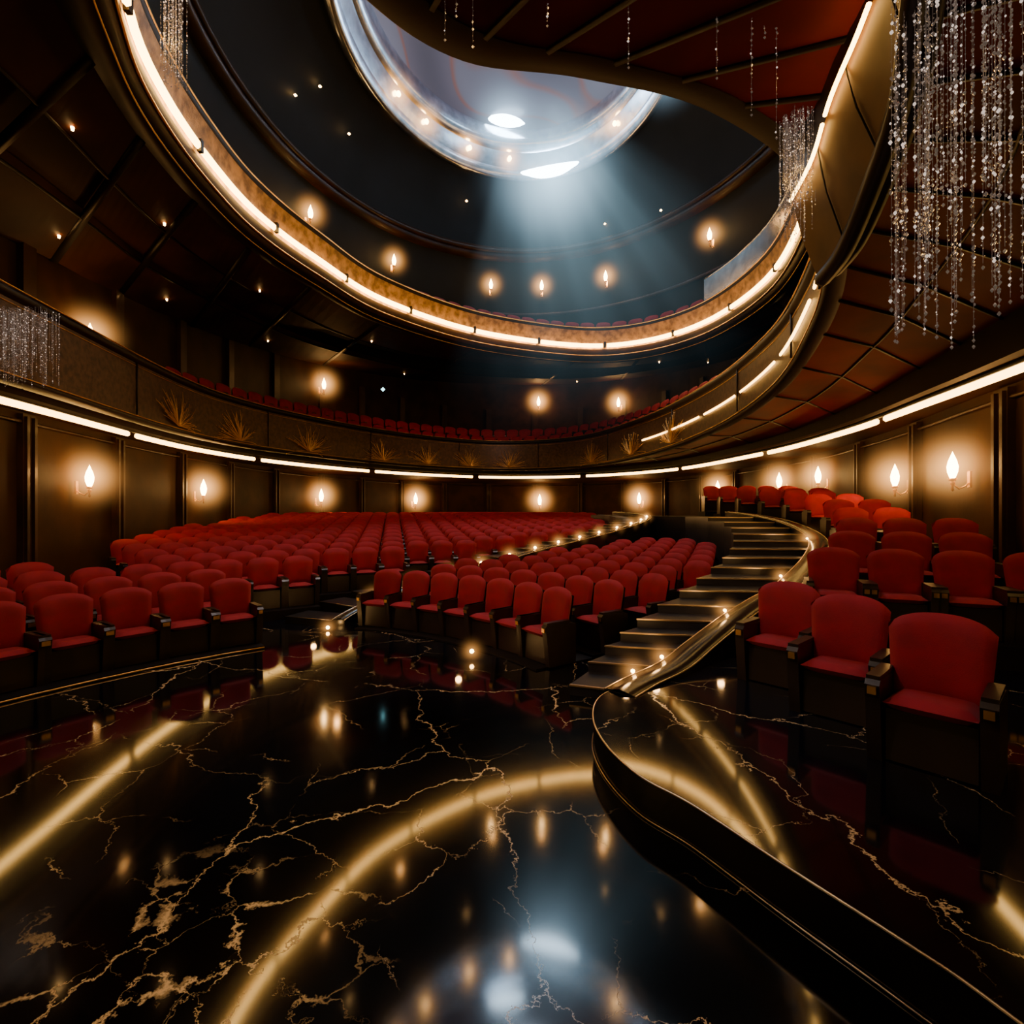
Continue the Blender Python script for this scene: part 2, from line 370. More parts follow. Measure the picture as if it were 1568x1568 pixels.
# oculus
mb=MB()
mb.loft([orow(6.15,16.05),orow(6.1,15.85),orow(5.85,15.75),orow(5.7,15.85),orow(5.65,16.1)],0,True,True)
mb.loft([orow(5.65,16.1),orow(5.5,16.4),orow(5.42,16.6)],0,True,True)
mb.loft([orow(5.42,16.6),orow(5.3,16.64),orow(5.15,16.75),orow(5.1,17.0),orow(5.1,17.3)],0,True,True)
mb.build('skylight_ring',[M_silver])
mb=MB(); mb.loft([orow(5.1,17.3),orow(4,17.9),orow(2.5,18.3),orow(.02,18.5)],0,True,True); mb.build('window_1',[M_sky])
mb=MB(); mb.tube([(p.x,p.y,p.z) for p in orow(5.38,16.66)],.02,0,6,True); mb.build('led_strip_skylight',[M_led])
mb=MB()
def opt(r,a,z):
    a=math.radians(a); x=5.15*r/6.1*math.cos(a); y=6.5*r/6.1*math.sin(a)
    return Vector((O[0]+x*math.cos(RT)-y*math.sin(RT),O[1]+x*math.sin(RT)+y*math.cos(RT),z))
for a0,a1,r,z,w in((72,104,5.72,15.98,.22),(10,30,5.7,16.0,.12)):
    mb.tube([opt(r,a0+(a1-a0)*i/14,z) for i in range(15)],[.01+w*math.sin(math.pi*i/14)**.7 for i in range(15)],0,8)
pts=[Vector((-1.0,20.2,17.45)).lerp(Vector((.5,20.1,17.15)),i/8) for i in range(9)]
mb.tube(pts,[.02+.2*math.sin(math.pi*i/8)**.7 for i in range(9)],0,8)
sk=mb.build('skylight_lamps',[M_cool])
h=MB(); h.lathe([(math.sin(math.pi*i/12),-math.cos(math.pi*i/12)) for i in range(13)],20)  # sphere that carries the painted glow around lamps
for c,r in((opt(5.75,86,15.9),4.2),((-.3,19.9,17.0),2.2),(opt(5.6,20,16.1),1.8)):
    o=h.build('painted_haze_glow',[M_glowc],parent=sk); o.location=c; o.scale=(r,r,r)
mb=MB()
bl=[opt(5.42,a,16.35) for a in (150,128,108,52,165)]
for c in bl: mb.lathe([(0,-.10),(.06,-.06),(.085,0),(.055,.08),(0,.10)],10,c,0)
bb=mb.build('skylight_bulbs',[M_dot])
for c in bl:
    o=h.build('painted_haze_glow',[M_glow],parent=bb); o.location=c; o.scale=(1.1,1.1,1.1)

# self-lit cone volume, light shaft drawn as haze
m=bpy.data.materials.new('painted_shaft_haze'); m.use_nodes=True; nt=m.node_tree; nt.nodes.clear(); L=nt.links.new
o=N(nt,'ShaderNodeOutputMaterial'); e=N(nt,'ShaderNodeEmission'); e.inputs['Color'].default_value=(.30,.50,.60,1)
tc=N(nt,'ShaderNodeTexCoord'); sp=N(nt,'ShaderNodeSeparateXYZ'); L(tc.outputs['Object'],sp.inputs[0])
r2=N(nt,'ShaderNodeCombineXYZ'); L(sp.outputs['X'],r2.inputs['X']); L(sp.outputs['Y'],r2.inputs['Y']); ln=N(nt,'ShaderNodeVectorMath',operation='LENGTH'); L(r2.outputs[0],ln.inputs[0])
rad=N(nt,'ShaderNodeMath',operation='MULTIPLY_ADD'); L(sp.outputs['Z'],rad.inputs[0]); rad.inputs[1].default_value=-.72; rad.inputs[2].default_value=.28
dv=N(nt,'ShaderNodeMath',operation='DIVIDE'); L(ln.outputs['Value'],dv.inputs[0]); L(rad.outputs[0],dv.inputs[1])
fr=N(nt,'ShaderNodeMath',operation='SUBTRACT',use_clamp=True); fr.inputs[0].default_value=1; L(dv.outputs[0],fr.inputs[1])
fz=N(nt,'ShaderNodeMath',operation='ADD',use_clamp=True); L(sp.outputs['Z'],fz.inputs[0]); fz.inputs[1].default_value=1.0
fz2=N(nt,'ShaderNodeMath',operation='POWER'); L(fz.outputs[0],fz2.inputs[0]); fz2.inputs[1].default_value=2.1
rv=N(nt,'ShaderNodeVectorMath',operation='DIVIDE'); L(r2.outputs[0],rv.inputs[0]); cb=N(nt,'ShaderNodeCombineXYZ')
for q_ in 'XYZ': L(rad.outputs[0],cb.inputs[q_])
L(cb.outputs[0],rv.inputs[1])
nz=N(nt,'ShaderNodeTexNoise',i_Scale=2.6,i_Detail=1.0); L(rv.outputs[0],nz.inputs['Vector'])
mr=N(nt,'ShaderNodeMapRange'); L(nz.outputs['Fac'],mr.inputs['Value']); mr.inputs['From Min'].default_value=.42; mr.inputs['From Max'].default_value=.62; mr.inputs['To Min'].default_value=.16
a1=N(nt,'ShaderNodeMath',operation='MULTIPLY'); L(fr.outputs[0],a1.inputs[0]); L(fz2.outputs[0],a1.inputs[1])
a2=N(nt,'ShaderNodeMath',operation='MULTIPLY'); L(a1.outputs[0],a2.inputs[0]); L(mr.outputs[0],a2.inputs[1])
a3=N(nt,'ShaderNodeMath',operation='MULTIPLY'); L(a2.outputs[0],a3.inputs[0]); a3.inputs[1].default_value=.50
L(a3.outputs[0],e.inputs['Strength']); L(e.outputs[0],o.inputs['Volume'])
mb=MB(); mb.lathe([(0,0),(.28,0),(1,-1),(0,-1)],32)
sh=mb.build('painted_light_shaft',[m]); sh.location=(1.3,20.3,16.4); sh.scale=(6.8,6.8,12.5)
ax=Vector((-2.4,3.6,11)).normalized(); sh.rotation_euler=Vector((0,0,1)).rotation_difference(ax).to_euler()

# ------------------------------------------------------------------ seats
def seat(nx,nz,gold=True):
    mb=MB()
    def pillow(fn,a,b,mat):
        F=[[fn(-1+2*i/a,-1+2*j/b,1) for i in range(a+1)] for j in range(b+1)]
        K=[[fn(-1+2*i/a,-1+2*j/b,-1) for i in range(a+1)] for j in range(b+1)]
        mb.loft(F,mat); mb.loft(K,mat)
    def back(u,v,s):
        w=.272+.018*v
        x=u*w; top=.95-.085*abs(u)**2.6-.03*max(0,abs(u)-.8)*2.5; bot=.36
        z=bot+(top-bot)*(v+1)/2
        t=.065*math.sqrt(max(0,(1-abs(u)**5)*(1-abs(v)**6)))
        y=.14+.16*(z-.4)-.10*u*u*.6
        return Vector((x,y-s*t-(.02*(1-u*u)*(1-v*v) if s>0 else 0),z))
    pillow(back,nx,nz,0)
    def pan(u,v,s):
        x=u*.235; y=-.07+v*.21
        t=.05*math.sqrt(max(0,(1-abs(u)**6)*(1-abs(v)**6)))
        return Vector((x,y,.39+s*t+.03*(-v)*.4))
    pillow(pan,max(4,nx//2),max(4,nz//2),0)
    rows=[]
    for z,y0 in((.12,.17),(.4,.20),(.62,.245),(.86,.285)):
        rows.append([Vector((x,y0-.05*(abs(x)/.26)**2*1.0,z)) for x in(-.255,-.15,0,.15,.255)])
    mb.loft(rows,1)
    mb.box((0,-.02,.18),(.46,.40,.34),1)
    for sx in(-1,1):
        X=sx*.285; w=.042
        prof=[(-.25,0),(-.30,.42),(-.32,.51),(-.285,.545),(.12,.53),(.20,.51),(.20,0)]
        vs=[Vector((X-w,y,z)) for y,z in prof]+[Vector((X+w,y,z)) for y,z in prof]; k=len(prof)
        fs=[tuple(range(k)),tuple(range(2*k-1,k-1,-1))]+[(i,(i+1)%k,k+(i+1)%k,k+i) for i in range(k)]
        mb.add(vs,fs,1)
        mb.box((X,-.09,.552),(.078,.40,.028),1)
        if gold: mb.box((X,-.322,.475),(.05,.012,.05),2)
    return mb
near=seat(18,18); far=seat(8,8,False)
near_me=None
def seatM(x,y,z,fx,fy,sc=1):
    f=Vector((fx,fy,0)).normalized(); r=Vector((-f.y,f.x,0))
    M=Matrix(((r.x,-f.x,0,x),(r.y,-f.y,0,y),(0,0,1,z),(0,0,0,1)))
    return M@Matrix.Scale(sc,4)
def put_near(x,y,z,fx,fy,sc=1):
    global near_me
    if near_me is None:
        ob=near.build('theater_seat',[M_velvet,M_black,M_gold]); near_me=ob.data
    else:
        ob=bpy.data.objects.new('theater_seat',near_me); S.collection.objects.link(ob)
    ob.matrix_world=seatM(x,y,z,fx,fy,sc)

AI=[(-2.2,6.4,0),(-2.75,7.8,.0),(-2.85,8.4,.03),(-2.62,9.0,.15),(-2.1,9.7,.33),(-.8,11,.6),(.63,12.5,.88),(2.1,14,1.11),(3.6,15.6,1.38),(4.6,17.4,1.6),(4.9,19.4,1.72),(4.3,21.5,1.8)]
ai=cat(AI,8)
STL=[(0,5.2,.6,1.05),(.15,5.75,.95,1.7),(.45,6.4,1.62,2.55),(.7,7.5,2.6,3.8),(1.0,9.0,3.77,5.08),(1.25,10.5,4.6,6.0),(1.5,12.5,5.3,6.5),(1.66,14.5,5.5,6.7),(1.75,16,5.4,6.6)]
st=cat(STL,8)
stL=[(p[2],p[1]) for p in st]
def arc_tier(mb,c,r0,r1,a0,a1,z,gold=None):
    k=max(2,int(abs(a1-a0)*r1/.5)); rows=[]
    for r,zz in((r0,0),(r0,z),(r1,z),(r1,0)):
        rows.append([Vector((c[0]+r*math.cos(a0+(a1-a0)*i/k),c[1]+r*math.sin(a0+(a1-a0)*i/k),zz)) for i in range(k+1)])
    mb.loft(rows,0,False)
    mb.add([rw[0] for rw in rows],[(0,1,2,3)]); mb.add([rw[-1] for rw in rows],[(0,1,2,3)])
    if gold: gold.tube([(p.x,p.y,.02) for p in rows[0]],.012,0,4)

C=(1,2); tiers=MB(); mass=MB(); gl=MB()
r=7.2; row=0
while r<31:
    z=min(1.0,.03+(r-7)*.065); run=[]
    da=.595/r; a=math.radians(157)-(da*.5 if row%2 else 0); runs=[]
    while a>math.radians(50):
        x=C[0]+r*math.cos(a); y=C[1]+r*math.sin(a)
        ok=inpoly(wall,x,y) and abs(sidedist(wl,x,y))>.75 and sidedist(ai,x,y)>(1.4 if row else 1.15)
        if r>9.2 and abs(a-math.radians(139))<.55/r*1.2: ok=False
        if x>5.5: ok=False
        if y<4.2: ok=False
        if ok: run.append(a)
        else:
            if len(run)>1: runs.append(run)
            run=[]
        a-=da
    if len(run)>1: runs.append(run)
    for run in runs:
        arc_tier(tiers,C,r-.42,r+.53,run[0]+da*.5,run[-1]-da*.5,z,gl if row==0 else None)
        for a in run:
            x=C[0]+r*math.cos(a); y=C[1]+r*math.sin(a)
            if row<2: put_near(x,y,z,C[0]-x,C[1]-y,.95)
            else: mass.merge(far,seatM(x,y,z,C[0]-x,C[1]-y,.95))
    r+=.95; row+=1
tiers.build('seating_tier_left',[M_carpet]); gl.build('trim_tier_gold',[M_gold])
mass.build('theater_seat_rows_left',[M_velvet,M_black])
C=(-4.2,3.2); tiers=MB(); mass=MB(); r=5.75; row=0
while r<14.5:
    z=.02+.03*(r-5.75); da=.56/r; a=math.radians(86)-(da*.5 if row%2 else 0); run=[]; runs=[]
    while a>math.radians(15):
        x=C[0]+r*math.cos(a); y=C[1]+r*math.sin(a)
        ok=sidedist(ai,x,y)<-.5 and sidedist(stL,x,y)>.5 and x>-2.7
        if ok: run.append(a)
        else:
            if len(run)>0: runs.append(run)
            run=[]
        a-=da
    if run: runs.append(run)
    for run in runs:
        arc_tier(tiers,C,r-.40,r+.50,run[0]+da*.5,run[-1]-da*.5,z)
        for a in run:
            x=C[0]+r*math.cos(a); y=C[1]+r*math.sin(a)
            if row<2: put_near(x,y,z,C[0]-x,C[1]-y,.95)
            else: mass.merge(far,seatM(x,y,z,C[0]-x,C[1]-y,.95))
    r+=.92; row+=1
tiers.build('seating_tier_centre',[M_carpet]); mass.build('theater_seat_rows_centre',[M_velvet,M_black])

# platform
ED=[(2.3,-5.3),(2.1,-2),(1.9,0),(1.76,1.2),(1.63,1.72),(1.5,2.0),(1.27,2.42),(1.02,2.9),(.80,3.22),(.67,3.67),(.66,4.15),(.80,4.6),(1.12,4.9),(1.6,5.15)]
ed=cat(ED,8); PZ=.25
poly=[tuple(p) for p in ed]+[(2.2,5.6),(3.0,6.1),(4.2,7.4),(5.6,8.8),(7.4,8.6),(6.8,6),(6.2,4.2),(5.7,2.2),(5.0,.2),(4.1,-2.2),(2.9,-4.4)]
mb=MB(); k=len(poly)
mb.add([(x,y,PZ) for x,y in poly],[tuple(range(k))],0)
mb.loft([[(x,y,PZ) for x,y in poly],[(x,y,0) for x,y in poly]],1,False,True)
M_rail=simple('black_polished_rail',(.010,.008,.008),.22,0,.05,20,.3)
mb.build('marble_platform',[M_marb,M_rail])
mb=MB(); mb.tube([(x-.005,y,PZ-.005) for x,y in ed],.006,0,6); mb.tube([(x-.01,y,.010) for x,y in ed],.004,0,4); mb.build('trim_platform_edge',[M_steel])
mb=MB(); ns=16; zt=1.75
def st_at(z):
    for i in range(len(st)-1):
        if st[i+1][0]>=z:
            t=(z-st[i][0])/max(1e-6,st[i+1][0]-st[i][0]); return [a+(b-a)*t for a,b in zip(st[i],st[i+1])]
    return st[-1]
gt=MB()
for k in range(ns):
    a=st_at(zt*k/ns); b_=st_at(zt*(k+1)/ns); z=zt*(k+1)/ns
    f0=Vector((a[2],a[1]+.12,0)); f1=Vector((a[3],a[1]-.05,0)); g0=Vector((b_[2],b_[1]+.12,0)); g1=Vector((b_[3],b_[1]-.05,0))
    up_=Vector((0,0,z)); vs=[f0,f1,g1,g0,f0+up_,f1+up_,g1+up_,g0+up_]
    mb.add(vs,[(0,3,2,1),(4,5,6,7),(0,1,5,4),(1,2,6,5),(2,3,7,6),(3,0,4,7)],0)
    nd=(f0-g0).normalized()*.015
    vs=[f0+up_+nd-Vector((0,0,.012)),f1+up_+nd-Vector((0,0,.012)),f1+up_+nd+Vector((0,0,.004)),f0+up_+nd+Vector((0,0,.004)),f0+up_-nd+Vector((0,0,.004)),f1+up_-nd+Vector((0,0,.004))]
    gt.add(vs,[(0,1,2,3),(3,2,5,4)],0)
so=mb.build('curved_staircase',[M_step]); gt.build('step_nosing',[M_steel],parent=so)
mb=MB(); e_=st[-1]
vs=[(e_[2],e_[1],0),(e_[3],e_[1],0),(7.5,21,0),(4.3,22,0)]; mb.add(vs+[(x,y,1.75) for x,y,z in vs],[(4,5,6,7),(0,1,5,4),(1,2,6,5),(2,3,7,6),(3,0,4,7)],0); mb.build('stair_landing',[M_carpet])
def ribbon(name,P,wid,h):
    mb=MB(); Lr=[];Rr=[]; Mr=[]
    for i,p in enumerate(P):
        a=P[max(0,i-1)]; b_=P[min(len(P)-1,i+1)]; t=Vector((b_[0]-a[0],b_[1]-a[1],0)).normalized(); s_=Vector((-t.y,t.x,0))
        q=Vector((p[0],p[1],p[2]+h)); Lr.append(q+s_*wid/2); Rr.append(q-s_*wid/2); Mr.append(q+Vector((0,0,.03)))
    lo=lambda R:[Vector((v.x,v.y,0.0)) for v in R]
    dn=lambda R,d:[v-Vector((0,0,d)) for v in R]
    mb.loft([lo(Lr),dn(Lr,.02)],0,False); mb.loft([dn(Lr,.02),Lr,Mr,Rr,dn(Rr,.02)],0,True); mb.loft([dn(Rr,.02),lo(Rr)],0,False)
    mb.add([lo(Lr)[0],Lr[0],Rr[0],lo(Rr)[0]],[(0,1,2,3)]); mb.add([lo(Lr)[-1],Lr[-1],Rr[-1],lo(Rr)[-1]],[(0,1,2,3)])
    mb.tube(Lr,.008,1,6); mb.tube(Rr,.008,1,6)
    mb.build(name,[M_rail,M_steel]); return Lr,Rr
CU=[(.98,4.66,.155),(1.25,4.95,.17),(1.68,5.3,.22),(2.12,5.72,.34),(2.72,6.28,.50),(3.35,6.85,.63),(3.98,7.4,.75),(5.26,8.9,1.05),(6.17,10.4,1.3),(6.67,12.4,1.55),(6.87,14.4,1.71),(6.77,15.9,1.8)]
cur=cat(CU,6)
Lr,Rr=ribbon('stair_curb',cur,.32,.10)
ac=[p for p in ai if p[1]>8.35]
La,Ra=ribbon('aisle_curb',ac,.22,.10)
mb=MB(); LA=arclen(ac); kk=28
for k in range(kk):
    a=at(ac,LA,LA[-1]*k/kk); b_=at(ac,LA,LA[-1]*(k+1)/kk)
    t=Vector((b_[0]-a[0],b_[1]-a[1],0)).normalized(); s_=Vector((-t.y,t.x,0)); z=max(.03,b_[2]-.02)
    f0=Vector((a[0],a[1],0))+s_*.12; f1=Vector((a[0],a[1],0))+s_*1.1; g0=Vector((b_[0],b_[1],0))+s_*.12; g1=Vector((b_[0],b_[1],0))+s_*1.1; u=Vector((0,0,z))
    mb.add([f0,f1,g1,g0,f0+u,f1+u,g1+u,g0+u],[(4,5,6,7),(0,1,5,4),(1,2,6,5),(2,3,7,6),(3,0,4,7)],0)
    mb.tube([f0+u,f1+u],.006,1,4)
mb.build('aisle_steps',[M_step,M_steel])
mb=MB()
def bulb(p,r=.035): mb.lathe([(0,-r),(r*.8,-r*.6),(r,0),(r*.8,r*.6),(0,r)],8,p,0)
halo=[]
for s in [.9+i*.9 for i in range(13)]:
    if s<LA[-1]: p=at(ac,LA,s); bulb((p[0],p[1],p[2]+.17),.035); halo.append((p[0],p[1],p[2]+.17))
Lq=arclen(Lr); LrT=[tuple(v) for v in Lr]; stepl=[]
for s in (.55,1.05,2.6,4.5,7.5): p=at(LrT,Lq,s); bulb((p[0]-.03,p[1],p[2]+.02),.022); stepl.append((p[0]-.12,p[1]-.1,p[2]+.12)); halo.append((p[0]-.03,p[1],p[2]+.02))
for p in((-.52,6.62,.10),(-2.95,8.2,.05)): bulb(p,.03); stepl.append((p[0]-.15,p[1]-.2,.2)); halo.append(p)
so=mb.build('step_lights',[M_dot])
for p in halo:
    o=h.build('painted_haze_glow',[M_glow],parent=so); o.location=p; k=.30 if p[1]<9 else .4; o.scale=(k,k,k)
for p in stepl:
    l=bpy.data.lights.new('step_glow','POINT'); l.energy=2.6; l.color=(1,.52,.17); l.shadow_soft_size=.04
    lo=bpy.data.objects.new('step_glow',l); S.collection.objects.link(lo); lo.parent=so; lo.location=p

# right block
rows=[((3.75,6.35),.50),((4.55,7.2),.68),((5.3,8.2),.86),((6.0,9.4),1.04),((6.55,10.6),1.22),((6.9,11.9),1.38),((7.1,13.2),1.52),((7.15,14.6),1.64),((7.1,16),1.75),((7.1,17.4),1.84),((7.1,18.8),1.92)]
tiers=MB(); mass=MB()
for k,((sx,sy),z) in enumerate(rows):
    d_=Vector((.90,-.43+.05*k*.6,0)).normalized(); nf=Vector((d_.y,-d_.x,0)); q=[]
    p=Vector((sx+.25,sy,0))
    while inpoly(wall,p.x,p.y) and abs(sidedist(wl,p.x,p.y))>.6 and len(q)<9:
        q.append(p.copy()); p+=d_*.64
    if not q: continue
    a=q[0]-d_*.34+nf*.42; b_=q[-1]+d_*.34+nf*.42; bk=-nf*1.15
    vs=[a,b_,b_+bk,a+bk]; u=Vector((0,0,z)); tiers.add(vs+[v+u for v in vs],[(4,5,6,7),(0,1,5,4),(1,2,6,5),(2,3,7,6),(3,0,4,7)],0)
    for p in q:
        if k<2: put_near(p.x,p.y,z,nf.x,nf.y)
        else: mass.merge(far,seatM(p.x,p.y,z,nf.x,nf.y))
tiers.build('seating_tier_right',[M_carpet]); mass.build('theater_seat_rows_right',[M_velvet,M_black])
for (x,y,fx,fy) in((2.80,3.38,-.74,-.67),(2.72,4.2,-.74,-.67),(2.64,5.0,-.74,-.67)): put_near(x,y,PZ,fx,fy,1.0)
mass=MB()
for off,dz in((.75,.78),(1.55,1.25)):
    P=[tuple(v) for v in prow(off,lambda p:p[2]+dz)[8*4:8*11]]; Lb=arclen(P); s=0
    while s<Lb[-1]:
        p=at(P,Lb,s); q=at(P,Lb,min(Lb[-1]-.01,s+.1)); t=Vector((q[0]-p[0],q[1]-p[1],0)).normalized(); f=Vector((t.y,-t.x,0))
        if inpoly(wall,p[0],p[1]) and abs(sidedist(wl,p[0],p[1]))>.6: mass.merge(far,seatM(p[0],p[1],p[2],f.x,f.y))
        s+=.62
for off,z in((.8,8.75),):
    P=[tuple(v) for v in urow(off,z)[8*4:8*11]]; Lb=arclen(P); s=0
    while s<Lb[-1]:
        p=at(P,Lb,s); q=at(P,Lb,min(Lb[-1]-.01,s+.1)); t=Vector((q[0]-p[0],q[1]-p[1],0)).normalized(); f=Vector((t.y,-t.x,0))
        mass.merge(far,seatM(p[0],p[1],p[2],f.x,f.y)); s+=.62
mass.build('balcony_seat_rows',[M_velvet,M_black])
mb=MB()
for off,dz in((.75,.78),(1.55,1.25)):
    mb.loft([prow(off-.4,lambda p:p[2]+.4)[32:88],prow(off-.4,lambda p:p[2]+dz)[32:88],prow(off+.4,lambda p:p[2]+dz)[32:88]],0,False)
mb.build('balcony_seating_tier',[M_carpet])

# ------------------------------------------------------------------ sconces
hz=None; fm=None; bm_=None
def sconce(p,nrm,sc=1,energy=40,hs=1.0):
    global hz,fm,bm_
    e=bpy.data.objects.new('wall_sconce',None); S.collection.objects.link(e); e.empty_display_size=.1
    n_=Vector(nrm).normalized(); r=Vector((-n_.y,n_.x,0))
    e.matrix_world=Matrix(((r.x,-n_.x,0,p[0]),(r.y,-n_.y,0,p[1]),(0,0,1,p[2]),(0,0,0,1)))@Matrix.Scale(sc,4)
    if fm is None:
        a=MB(); a.lathe([(0,-.16),(.035,-.13),(.062,-.05),(.07,.03),(.052,.12),(.022,.2),(0,.26)],12,(0,-.22,0),0)
        o1=a.build('flame_glass',[M_flame]); fm=o1.data
        b=MB(); b.lathe([(0,-.18),(.04,-.18),(.06,-.14),(.03,-.15)],12,(0,-.22,0),0); b.lathe([(0,-.34),(.02,-.32),(.012,-.26),(.035,-.22),(.02,-.16)],10,(0,-.22,0),0)
        b.tube([(0,-.22,-.22),(0,-.14,-.30),(0,-.06,-.26),(0,0,-.18)],.014,0,6); b.box((0,-.01,-.16),(.07,.03,.24),0)
        o2=b.build('bracket',[M_gold]); bm_=o2.data
        o3=h.build('painted_haze_glow',[M_glow]); hz=o3.data
    else:
        o1=bpy.data.objects.new('flame_glass',fm); o2=bpy.data.objects.new('bracket',bm_); o3=bpy.data.objects.new('painted_haze_glow',hz)
        for o in(o1,o2,o3): S.collection.objects.link(o)
    for o in(o1,o2,o3): o.parent=e
    o3.location=(0,-.22,.05); o3.scale=(hs,hs,hs)
    l=bpy.data.lights.new('bulb_light','POINT'); l.energy=energy; l.color=(1,.45,.12); l.shadow_soft_size=.12
    lo=bpy.data.objects.new('bulb_light',l); S.collection.objects.link(lo); lo.parent=e; lo.location=(0,-.75,.1)
def snap(P,x,y):
    best=None
    for i in range(len(P)-1):
        for t in(0,.25,.5,.75):
            a=P[i];b=P[i+1]; q=(a[0]+(b[0]-a[0])*t,a[1]+(b[1]-a[1])*t); d=math.hypot(q[0]-x,q[1]-y)
            if best is None or d<best[0]: best=(d,q,i)
    return best[1]
def onbearing(P,k):
    for i in range(len(P)-1):
        a=P[i][0]-k*P[i][1]; b=P[i+1][0]-k*P[i+1][1]
        if a*b<=0 and P[i][1]>1:
            t=a/(a-b+1e-12); x=P[i][0]+(P[i+1][0]-P[i][0])*t; y=P[i][1]+(P[i+1][1]-P[i][1])*t
            tt=Vector((P[i+1][0]-P[i][0],P[i+1][1]-P[i][1])).normalized(); return (x,y),(tt.y,-tt.x,0)
for k in(-.8625,-.6275,-.3875,-.1975,.056,.259,.419,.544,.625,.7875,.91):
    (x,y),n_=onbearing(wl,k)
    near_seats = .4<k<.7
    sconce((x+n_[0]*.1,y+n_[1]*.1,2.62+(.35 if near_seats else 0)),n_,.9+.026*y,(12 if near_seats else 24+y*1.5),.95)
for k,z in((-.86,5.75),(-.381,8.0),(.0525,9.1),(.216,8.5)):
    (x,y),n_=onbearing(wl,k); sconce((x+n_[0]*.1,y+n_[1]*.1,z),n_,.9+.02*y,20+y*.8,.95)
E=[tuple(v) for v in ell(*ez(11.9),12)]; E.append(E[0])
for x,y in((-6.5,17.2),(-4.4,20.2),(-.8,22),(1.2,22.4),(4.1,22.2),(7.4,18.8)):
    q=snap(E,x,y); n_=Vector((.5-q[0],13-q[1],0)).normalized(); sconce((q[0]+n_.x*.15,q[1]+n_.y*.15,11.9),n_,1.2,14,.8)

# ------------------------------------------------------------------ starburst ornaments on parapet
PP=prow(-.035,lambda p:p[2]+.14); PPt=[tuple(v) for v in PP]
idx=[8*3+6,8*4+2,8*4+7,8*5+5,8*6+1,8*6+5,8*7+1,8*8+2,8*8+7,8*9+4]
for ii in idx:
    mb=MB(); c=Vector(PPt[ii]); t=(Vector(PPt[ii+1])-Vector(PPt[ii-1])).normalized(); nn=Vector((t.y,-t.x,0))
    for k in range(50):
        a=random.uniform(.02,math.pi-.02); Ln=random.uniform(.4,1.0)
        pts=[]; bend=random.uniform(-.3,.3)
        for j in range(6):
            f=j/5; aa=a+bend*f; pts.append(c+t*(math.cos(aa)*Ln*1.1*f)+Vector((0,0,math.sin(aa)*Ln*f*.95))+nn*(.03+.01*math.sin(f*3)))
        mb.tube(pts,.006,0,4)
        if k%2: mb.octa(pts[-1],.018,0)
    mb.build('starburst_ornament',[M_gold])

# ------------------------------------------------------------------ curved fascia + crystals on right
FA=[(2.36,3.95,3.70,2.16,3.95,4.30),(2.30,3.6,3.74,2.12,3.6,4.38),(2.2,3.2,3.9,2.0,3.2,4.48),(2.05,2.75,4.1,1.92,2.8,4.56),(1.85,2.4,4.28,1.82,2.4,4.68),(1.6,2.0,4.45,1.6,2.0,4.75)]
fa=cat(FA,8)
lo_=[Vector(p[:3]) for p in fa]; hi_=[Vector(p[3:]) for p in fa]
mb=MB(); mb.loft([hi_,[a.lerp(b,.5)+Vector((-.02,0,0)) for a,b in zip(hi_,lo_)],lo_],0)
tp=[Vector((v.x+.02,v.y,4.79)) for v in hi_]; mb.loft([tp,hi_],1)
mb.tube([v+Vector((.03,0,-.01)) for v in lo_],.06,1,6); mb.tube([v+Vector((.12,-.02,.05)) for v in lo_],.05,1,6)
for i in (10,20,30): mb.tube([hi_[i]+Vector((-.01,0,0)),hi_[i].lerp(lo_[i],.5)+Vector((-.035,0,0)),lo_[i]+Vector((-.01,0,0))],.006,1,4)
mb.build('curved_soffit_fascia',[M_fascia,M_rib])
fl_=[tuple(v+Vector((-.03,-.03,-.02))) for v in hi_]; Lf=arclen(fl_); mb=MB()
for a,b_ in((.0,.62),(.68,1.3),(1.36,1.98)):
    if a<Lf[-1]: mb.tube(sub(fl_,Lf,a,min(b_,Lf[-1]),.06),.013,0,6)
mb.build('led_strip_fascia',[M_ledr])
def strands(mb,pts,ztop,zlo,rb=.011,gap=.045,cl=.3):
    for x,y in pts:
        ze=zlo+random.random()**1.2*cl; z=ztop; mb.tube([(x,y,ztop),(x,y,ze)],.0007,0,3)
        while z>ze:
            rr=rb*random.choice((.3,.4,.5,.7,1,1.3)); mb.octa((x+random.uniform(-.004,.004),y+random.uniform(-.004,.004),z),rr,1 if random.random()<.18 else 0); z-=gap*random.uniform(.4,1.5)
        mb.octa((x,y,ze-.02),rb*1.4,0)
CM=[M_crys,M_painted_glint,M_gold]
mb=MB(); pts=[(1.5+random.random()*1.0,2.0+random.random()*.65) for _ in range(120)]
pts=[p for p in pts if p[0]/p[1]>.735 and p[0]/p[1]<1.12]
strands(mb,pts,4.85,2.72,.0068,.028,1.0)
mb.lathe([(.0,4.82),(.45,4.82),(.5,4.88),(0,4.9)],24,(2.02,2.32,0),2)
mb.build('crystal_chandelier',CM)
mb=MB(); pts=[(1.98+random.random()*.19,3.62+random.random()*.24) for _ in range(60)]
strands(mb,pts,4.8,3.9,.004,.012,.6); mb.build('crystal_bead_curtain',CM)
mb=MB()
for x,y,zz in((-.36,2.75,4.45),(-.30,2.75,4.57),(-.21,2.75,4.4),(.20,2.9,4.66),(.66,2.9,4.43),(1.18,2.95,4.4),(1.38,2.95,4.2),(1.55,3.0,4.1),(1.48,3.0,4.7)):
    strands(mb,[(x,y)],4.85,zz,.006,.025,.02)
mb.build('crystal_drop_strands',CM)
mb=MB(); pts=[(-7.45+random.random()*.95,7.1+random.random()*.35) for _ in range(170)]
strands(mb,pts,4.75,3.7,.006,.03,.9); mb.build('crystal_parapet_garland',CM)
mb=MB(); pts=[(-4.75+random.random()*.25,6.9+random.random()*.2) for _ in range(40)]
